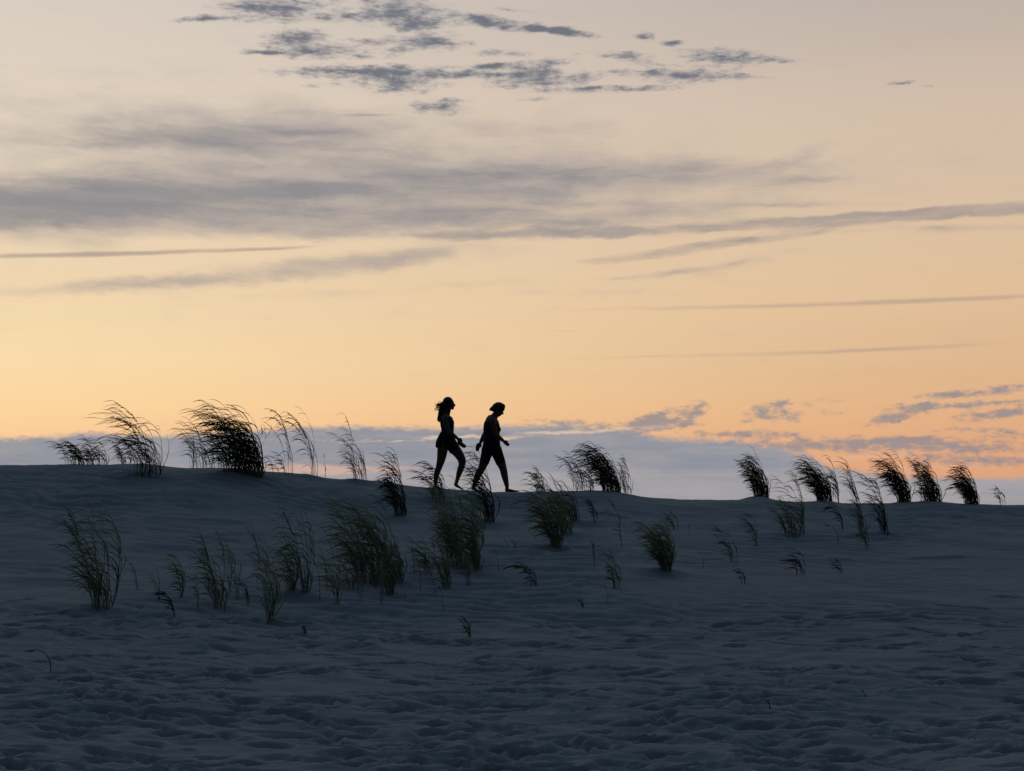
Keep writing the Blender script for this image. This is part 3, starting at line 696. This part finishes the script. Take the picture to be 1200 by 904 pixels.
# --- shoes carried in the hand
def shoes(cx, cy, l, dx, dy, ln, label, origin, CXo, GYo):
    root = thing('carried_shoes', label, 'shoes', origin, 'shoes carried by the walkers')
    L = math.hypot(dx, dy); dx, dy = dx / L, dy / L
    for o_, sh in ((-1.5, 0), (1.5, .9)):
        b = Body(CXo, GYo)
        x, y = cx + dx * sh, cy + dy * sh
        nx, ny = -dy, dx
        P_ = lambda t, off=0: (x + dx*ln*t + nx*off, y + dy*ln*t + ny*off, l + o_)
        b.tube([P_(0) + (.9, .9), P_(.1) + (1.5, 1.3), P_(.4, .5) + (2.3, 1.25), P_(.72, .4) + (2.3, 1.5), P_(.93, 0) + (1.7, 1.1), P_(1, -.1) + (.5, .5)], k=14)
        sole = b.finish('sole', M['shoe'], root, .005, 2)
        b = Body(CXo, GYo)
        b.limb([P_(.70, .3) + (.35,), P_(.58, 2.3) + (.4,), P_(.42, 2.9) + (.4,), P_(.18, 2.4) + (.35,), P_(.1, .3) + (.35,)], k=8)
        b.limb([P_(.86, .2) + (.4,), P_(.76, 2.2) + (.5,), P_(.6, 2.5) + (.45,)], k=8)
        b.finish('strap', M['shoe'], root, 0)
    return root
shoes(536.6, 517.0, -11.6, 1, .82, 11.5, 'dark strappy shoes dangling from the hand of the long haired walker', p1.location, CX, GY)
shoes(561.6, 518.6, 13.0, -.28, 1, 9.6, 'dark shoes held behind the back hand of the short haired walker', p2.location, CX2, GY2)

# ---------------------------------------------------------------- sky
world = bpy.data.worlds.new('World'); scene.world = world
world.use_nodes = True
nt = world.node_tree; nt.nodes.clear()
N = nt.nodes.new; LK = nt.links.new
def val(x, sock):
    if isinstance(x, (int, float)): sock.default_value = x
    else: LK(x, sock)
def math_(op, a, b=None, c=None, clamp=False):
    n = N('ShaderNodeMath'); n.operation = op; n.use_clamp = clamp
    val(a, n.inputs[0])
    if b is not None: val(b, n.inputs[1])
    if c is not None: val(c, n.inputs[2])
    return n.outputs[0]
def smooth(x, a, b, lo=0.0, hi=1.0):
    n = N('ShaderNodeMapRange'); n.interpolation_type = 'SMOOTHSTEP'; n.clamp = True
    val(x, n.inputs[0])
    for k, q in enumerate((a, b, lo, hi)): val(q, n.inputs[k + 1])
    return n.outputs[0]
def vec(op, a, b=None, s=None):
    n = N('ShaderNodeVectorMath'); n.operation = op
    if isinstance(a, tuple): n.inputs[0].default_value = a
    else: LK(a, n.inputs[0])
    if b is not None:
        if isinstance(b, tuple): n.inputs[1].default_value = b
        else: LK(b, n.inputs[1])
    if s is not None: val(s, n.inputs['Scale'])
    return n.outputs[0]
def mixc(f, a, b):
    n = N('ShaderNodeMix'); n.data_type = 'RGBA'; n.clamp_factor = True
    val(f, n.inputs[0])
    for k, q in ((6, a), (7, b)):
        if isinstance(q, tuple): n.inputs[k].default_value = q
        else: LK(q, n.inputs[k])
    return n.outputs[2]
def noise_(v, scale, detail, rough=.55, out='Fac'):
    n = N('ShaderNodeTexNoise'); n.inputs['Scale'].default_value = scale; n.inputs['Detail'].default_value = detail; n.inputs['Roughness'].default_value = rough
    LK(v, n.inputs['Vector'])
    return n.outputs[out]

# sky direction as azimuth and elevation, in units of 100 photo pixels (F px per radian)
tc = N('ShaderNodeTexCoord')
sep = N('ShaderNodeSeparateXYZ'); LK(vec('NORMALIZE', tc.outputs['Generated']), sep.inputs[0])
SX, SY, SZ = sep.outputs
az = math_('ARCTAN2', SX, SY)
el = math_('ARCSINE', SZ)
U = math_('MULTIPLY', az, F / 100); V = math_('MULTIPLY', el, F / 100)
comb = N('ShaderNodeCombineXYZ'); LK(U, comb.inputs[0]); LK(V, comb.inputs[1])
UV = comb.outputs[0]
def uv(px, py):
    d = ray(px, py).normalized()
    return math.atan2(d.x, d.y) * F / 100, math.asin(d.z) * F / 100
def V_(py, px=600): return uv(px, py)[1]

stretch = vec('MULTIPLY', UV, (1.0, 3.2, 1.0))
n_big = noise_(vec('MULTIPLY', UV, (.55, 1.5, 1)), 1.0, 4, .55, 'Color')
n_fine = noise_(vec('MULTIPLY', UV, (1.6, 4.2, 1)), 1.6, 6, .6, 'Color')
wb = vec('MULTIPLY', vec('SUBTRACT', n_big, (.5, .5, .5)), (1.2, .22, 0))
wf = vec('MULTIPLY', vec('SUBTRACT', n_fine, (.5, .5, .5)), (.55, .16, 0))
UVw = vec('ADD', vec('ADD', UV, wb), wf)
UVf = vec('ADD', UV, wf)
UVs = vec('ADD', UV, vec('SCALE', wf, s=.5))
UVt = vec('ADD', UV, vec('SCALE', wf, s=.2))

def patches(lst, coords):
    acc = None
    for p in lst:
        px, py, a, bb = p[:4]; rot = p[4] if len(p) > 4 else 0; s = p[5] if len(p) > 5 else 1.0
        u, v = uv(px, py)
        m = N('ShaderNodeMapping'); m.vector_type = 'TEXTURE'
        m.inputs['Location'].default_value = (u, v, 0)
        # lines of equal elevation tilt across the view; rot is the tilt as seen from the dune
        m.inputs['Rotation'].default_value = (0, 0, R(rot) - math.tan(v * 100 / F) * math.sin(u * 100 / F))
        m.inputs['Scale'].default_value = (a / 100, bb / 100, 1)
        LK(coords, m.inputs['Vector'])
        g = N('ShaderNodeTexGradient'); g.gradient_type = 'SPHERICAL'; LK(m.outputs[0], g.inputs[0])
        acc = math_('MULTIPLY', g.outputs['Fac'], s) if acc is None else math_('MULTIPLY_ADD', g.outputs['Fac'], s, acc)
    return acc

# clear evening sky, low to high
ramp = N('ShaderNodeValToRGB'); cr_ = ramp.color_ramp
VT = V_(-40)
stops = [(600, (230, 184, 146)), (540, (236, 190, 146)), (480, (239, 205, 156)), (425, (234, 211, 168)), (335, (225, 204, 172)), (210, (214, 202, 184)), (100, (209, 199, 188)), (0, (202, 196, 190))]
while len(cr_.elements) < len(stops): cr_.elements.new(.5)
for e, (py, c) in zip(cr_.elements, sorted(stops, key=lambda q: -q[0])):
    e.position = max(0, V_(py)) / VT; e.color = rgb(*c)
LK(math_('DIVIDE', V, VT, clamp=True), ramp.inputs[0])
sky_front = ramp.outputs[0]
# the afterglow is warmest and brightest to the left, duller to the right
gl = smooth(U, -7.5, 7.0, 1.0, 0.0)
tint = mixc(gl, mixc(smooth(V, V_(160), V_(10)), mixc(smooth(V, V_(440), V_(320)), (.88, .72, .71, 1), (.99, .87, .80, 1)), (.86, .79, .76, 1)), (1.16, 1.11, 1.06, 1))
mm = N('ShaderNodeMix'); mm.data_type = 'RGBA'; mm.blend_type = 'MULTIPLY'; mm.inputs[0].default_value = 1
LK(sky_front, mm.inputs[6]); LK(tint, mm.inputs[7]); sky = mm.outputs[2]

# veils in the middle of the sky
veil = patches([(60, 240, 300, 60, 0, .9), (320, 238, 380, 46, 0, .75), (180, 162, 420, 50, 0, .48), (500, 225, 420, 60, 0, .34), (300, 162, 200, 40, 0, .45), (480, 200, 380, 60, 0, .42),
                (640, 205, 300, 40, 0, .42), (860, 212, 320, 36, 3, .45), (930, 186, 70, 14, 18, .4), (520, 262, 360, 24, 1, .6), (800, 252, 240, 22, 2, .4),
                (310, 318, 320, 20, 6, .5), (120, 336, 260, 12, 3, .45), (430, 340, 300, 9, 2, .22), (700, 345, 260, 8, 2, .2), (250, 372, 280, 8, 1, .15), (480, 302, 190, 20, 4, .45), (800, 322, 190, 10, 6, .3), (880, 305, 130, 8, 8, .25),
                (100, 110, 300, 36, 0, .25), (500, 140, 360, 40, 0, .24), (720, 155, 200, 26, 0, .2)], UVw)
n_v = noise_(stretch, 1.1, 9, .62)
va = math_('ADD', veil, math_('MULTIPLY', math_('SUBTRACT', n_v, .5), .8))
va = smooth(va, .0, .92)
n_w = noise_(vec('MULTIPLY', UVw, (.8, 5.5, 1)), 1.2, 7, .6)
sky = mixc(math_('MULTIPLY', va, math_('MULTIPLY_ADD', smooth(n_w, .3, .7), .16, .66)), sky, mixc(smooth(n_w, .28, .74), rgb(158, 152, 153), rgb(140, 138, 144)))
# darker bands inside the veil
core = patches([(70, 236, 330, 34, 1, 1.0), (0, 258, 240, 22, 0, .6), (360, 224, 330, 16, 2, .8), (520, 246, 300, 13, 1, .65), (250, 160, 260, 18, 0, .65), (120, 172, 160, 14, 2, .4), (560, 205, 260, 16, 1, .55),
                (800, 203, 240, 12, 2, .5), (930, 212, 140, 8, 3, .5), (870, 240, 180, 7, 1, .4), (430, 175, 200, 10, 0, .4), (650, 262, 220, 9, 1, .5)], UVs)
ca = math_('MULTIPLY', smooth(math_('ADD', core, math_('MULTIPLY', math_('SUBTRACT', n_w, .5), 1.2)), .05, .95), smooth(core, 0, .3))
sky = mixc(math_('MULTIPLY', ca, .62), sky, rgb(134, 133, 139))
# thin streaks
streak = patches([(120, 298, 260, 4.5, 1.5, 1.0), (320, 292, 90, 3.5, 3, .5), (940, 358, 420, 5, 1.6, .55), (1120, 350, 180, 5, 2, .3), (1010, 411, 230, 4.5, 2.6, .6), (760, 418, 200, 4, 2, .35),
                  (660, 388, 60, 3, 0, .3), (850, 425, 250, 5, 1, .2), (430, 135, 55, 3.5, 0, .7), (240, 358, 200, 5, 1, .15)], UVt)
sa = smooth(math_('ADD', streak, math_('MULTIPLY', math_('SUBTRACT', n_v, .5), .25)), .08, .8)
sky = mixc(math_('MULTIPLY', sa, .62), sky, rgb(150, 138, 136))
# long forked streak rising to the right
fork = patches([(640, 274, 190, 11, 1.5, .8), (860, 266, 240, 11, 3.2, .9), (1050, 254, 220, 10, 4.2, 1.0), (1180, 245, 150, 11, 4.5, .9), (1110, 268, 190, 8, 2, .45),
                (770, 297, 130, 8, 7, .75), (880, 281, 130, 8, 7, .6), (960, 240, 120, 5, 1, .45), (800, 318, 130, 6, 7, .35), (500, 277, 140, 8, 1, .45), (720, 327, 120, 4, 6, .2)], UVs)
fk = math_('MULTIPLY', smooth(math_('ADD', fork, math_('MULTIPLY', math_('SUBTRACT', n_w, .5), 1.3)), .02, .85), smooth(fork, 0, .2))
sky = mixc(math_('MULTIPLY', fk, math_('MULTIPLY_ADD', smooth(n_w, .3, .7), .3, .42)), sky, rgb(144, 138, 142))
# small slate clouds high up
slate = patches([(320, 10, 95, 22, 0), (240, 22, 48, 6, 3, .8), (470, 15, 92, 24, -4), (490, 30, 40, 9, 0, .7), (565, 24, 48, 10, -6), (500, 49, 72, 15, 0), (425, 49, 40, 7, 0, .7),
                 (350, 44, 56, 14, 2), (365, 61, 92, 12, -1), (625, 33, 80, 9, -5), (660, 38, 60, 6, -6, .8), (420, 84, 140, 11, 0), (470, 97, 80, 19, 2, .9), (590, 62, 55, 6, 0, .8),
                 (615, 90, 90, 20, -2), (735, 66, 44, 8, -2, .9), (800, 88, 100, 12, 0), (845, 66, 70, 15, -3, .9), (905, 70, 50, 6, 0, .8), (515, 125, 48, 14, 3, .9),
                 (735, 105, 105, 6, 3, .8), (755, 43, 18, 6), (785, 50, 18, 6), (647, 73, 44, 9, 8, .7), (630, 116, 34, 4, 0, .6), (1056, 97, 20, 4, 4, .6), (1090, 100, 14, 3, 0, .5), (690, 90, 60, 9, 8, .5), (690, 60, 40, 4, 4, .5), (560, 78, 50, 6, 0, .5), (450, 68, 60, 5, 0, .45), (385, 98, 50, 5, 4, .4), (300, 62, 40, 4, 0, .6), (540, 88, 60, 7, 0, .7), (580, 76, 40, 4, 4, .6), (680, 104, 60, 4, 2, .6), (770, 75, 50, 4, 0, .5), (400, 22, 60, 8, 0, .7), (600, 12, 40, 4, -4, .5), (880, 90, 40, 4, 0, .5), (460, 60, 40, 5, 0, .5)], UVs)
n_s = noise_(vec('MULTIPLY', UV, (1.4, 4.6, 1)), 2.8, 9, .7)
n_p = noise_(vec('ADD', vec('MULTIPLY', UV, (1.5, 3.4, 1)), (7.3, 2.1, 0)), 4.2, 7, .66)
pl = math_('ADD', slate, math_('MULTIPLY', math_('SUBTRACT', n_s, .5), 2.9))
sky = mixc(math_('MULTIPLY', smooth(slate, .02, .9), .34), sky, rgb(186, 180, 176))
pa = math_('MULTIPLY', smooth(pl, .10, .98), smooth(slate, .0, .30))
sky = mixc(math_('MULTIPLY', pa, .9), sky, mixc(smooth(pl, .5, 1.2), rgb(138, 138, 144), rgb(100, 106, 119)))
# low cloud bank over the sea
fc = N('ShaderNodeFloatCurve'); cv = fc.mapping.curves[0]
edge = [(-300, 520), (0, 513), (60, 511), (110, 507), (180, 510), (300, 504), (400, 499), (500, 501), (620, 498), (700, 500), (780, 512), (860, 517), (940, 530), (980, 548), (1060, 557), (1200, 560), (1500, 560)]
ue = [uv(p, q) for p, q in edge]
U0, U1 = ue[0][0], ue[-1][0]
pts = cv.points
while len(pts) < len(ue): pts.new(.5, .5)
for p, (u, v) in zip(pts, ue): p.location = ((u - U0) / (U1 - U0), v / 2.0); p.handle_type = 'AUTO'
fc.mapping.update()
LK(math_('DIVIDE', math_('SUBTRACT', U, U0), U1 - U0, clamp=True), fc.inputs['Value'])
edgeV = math_('MULTIPLY', fc.outputs[0], 2.0)
n_e = noise_(vec('MULTIPLY', UV, (1.0, 2.0, 1)), 2.0, 6, .6)
dv = math_('ADD', math_('SUBTRACT', edgeV, V), math_('MULTIPLY', math_('SUBTRACT', n_p, .5), .16))
bank = smooth(dv, -.035, .06)
puffs = patches([(770, 492, 44, 15, 25), (812, 485, 30, 15, 30), (790, 500, 60, 9, 0, .5), (745, 502, 40, 14, 25, .7), (895, 482, 40, 14, 20), (925, 488, 36, 11, 15, .8), (975, 483, 26, 10, 10, .45), (1040, 490, 34, 11, 15), (1070, 483, 30, 11, 20, .9), (1150, 488, 44, 11, 5), (1192, 484, 26, 10, 0),
                 (1135, 474, 130, 6, 2), (1105, 463, 42, 7, 5), (1172, 458, 60, 9, 6, .9), (870, 509, 90, 7, 0), (700, 500, 150, 10, 2, .55), (940, 522, 160, 14, 1), (1120, 524, 150, 13, 1), (1150, 541, 130, 9, -1), (1040, 516, 80, 6, 0, .7),
                 (1130, 503, 60, 5, 0, .6), (960, 470, 70, 8, 4, .35), (650, 494, 60, 5, 0, .6), (1190, 508, 60, 7, 0, .7), (1090, 512, 40, 8, 10, .5)], UVs)
fa = math_('MULTIPLY', smooth(math_('ADD', puffs, math_('MULTIPLY', math_('SUBTRACT', n_p, .5), 2.6)), .14, 1.05), smooth(puffs, 0, .35))
bankcol = mixc(smooth(math_('ADD', V, math_('MULTIPLY', math_('SUBTRACT', n_e, .5), .12)), V_(558), V_(547)), rgb(158, 159, 165), rgb(140, 146, 159))
bankcol = mixc(smooth(V, V_(604), V_(575)), rgb(152, 152, 158), bankcol)
bn = noise_(vec('MULTIPLY', UV, (.8, 5.0, 1)), 1.3, 5, .55)
bankcol = mixc(smooth(bn, .40, .68, 0, .5), bankcol, rgb(170, 165, 167))
bankcol = mixc(smooth(noise_(vec('MULTIPLY', UV, (.6, 6.0, 1)), 2.0, 5, .55), .48, .72, 0, .45), bankcol, rgb(130, 136, 149))
sky = mixc(math_('MULTIPLY', fa, .82), sky, rgb(142, 138, 144))
sky = mixc(math_('MULTIPLY', bank, .96), sky, bankcol)
# sunlit slits in the bank
slit = patches([(520, 514, 70, 3.5, 3, .8), (440, 517, 60, 3, 0, .45), (590, 513, 60, 4.5, 0, .8), (700, 505, 110, 5, 2, .75), (640, 508, 60, 3, 2, .5), (390, 549, 130, 10, -3, .8), (330, 552, 90, 9, 0, .7), (360, 516, 80, 5, 0, .35),
                (1100, 549, 150, 8, 2, .6), (1010, 536, 120, 9, 4, .6), (60, 508, 50, 4, 3, .4), (470, 548, 80, 6, 0, .4)], UVf)
sl = math_('MULTIPLY', smooth(math_('ADD', slit, math_('MULTIPLY', math_('SUBTRACT', n_s, .5), 1.6)), .15, .85), smooth(slit, 0, .2))
sky = mixc(math_('MULTIPLY', sl, .68), sky, mixc(smooth(V, V_(542), V_(520)), rgb(222, 180, 158), rgb(240, 206, 168)))

# the rest of the dome: dusk sky
st = N('ShaderNodeTexSky'); st.sky_type = 'NISHITA'; st.sun_disc = False
st.sun_elevation = R(-1.5); st.sun_rotation = R(-14)
st.air_density = 1.2; st.dust_density = 1.0; st.ozone_density = 2.0
SKY_ST = 0.12
nish = vec('SCALE', st.outputs[0], s=SKY_ST)
DUSK = 1.0
dz = smooth(el, R(5), R(75))
front = smooth(SY, -.75, .85, .12, 1.75)      # the twilight arch: brighter on the sunset side
dome = vec('ADD', vec('SCALE', vec('SCALE', (.118, .216, .338), s=dz), s=front), vec('ADD', nish, (.008, .012, .019)))
wz = math_('MULTIPLY', smooth(math_('ABSOLUTE', az), R(28), R(85), 1, 0), smooth(el, R(19), R(42), 1, 0))
skyf = mixc(wz, dome, sky)
bg = N('ShaderNodeBackground'); LK(skyf, bg.inputs[0]); bg.inputs[1].default_value = 1.0
out = N('ShaderNodeOutputWorld'); LK(bg.outputs[0], out.inputs[0])

# last glow of the sun, already at the horizon
sun = bpy.data.lights.new('sun', 'SUN'); sun.energy = .05; sun.angle = R(12); sun.color = (1.0, .72, .48)
so = bpy.data.objects.new('sun', sun); COL.objects.link(so)
d = Vector((math.sin(R(-14)) * math.cos(R(2)), math.cos(R(-14)) * math.cos(R(2)), math.sin(R(2))))
so.rotation_euler = (-d).to_track_quat('-Z', 'Y').to_euler()
so.location = (0, 60, 30)

vs = scene.view_settings
vs.view_transform = 'Standard'; vs.look = 'None'; vs.exposure = 0; vs.gamma = 1; vs.use_curve_mapping = False
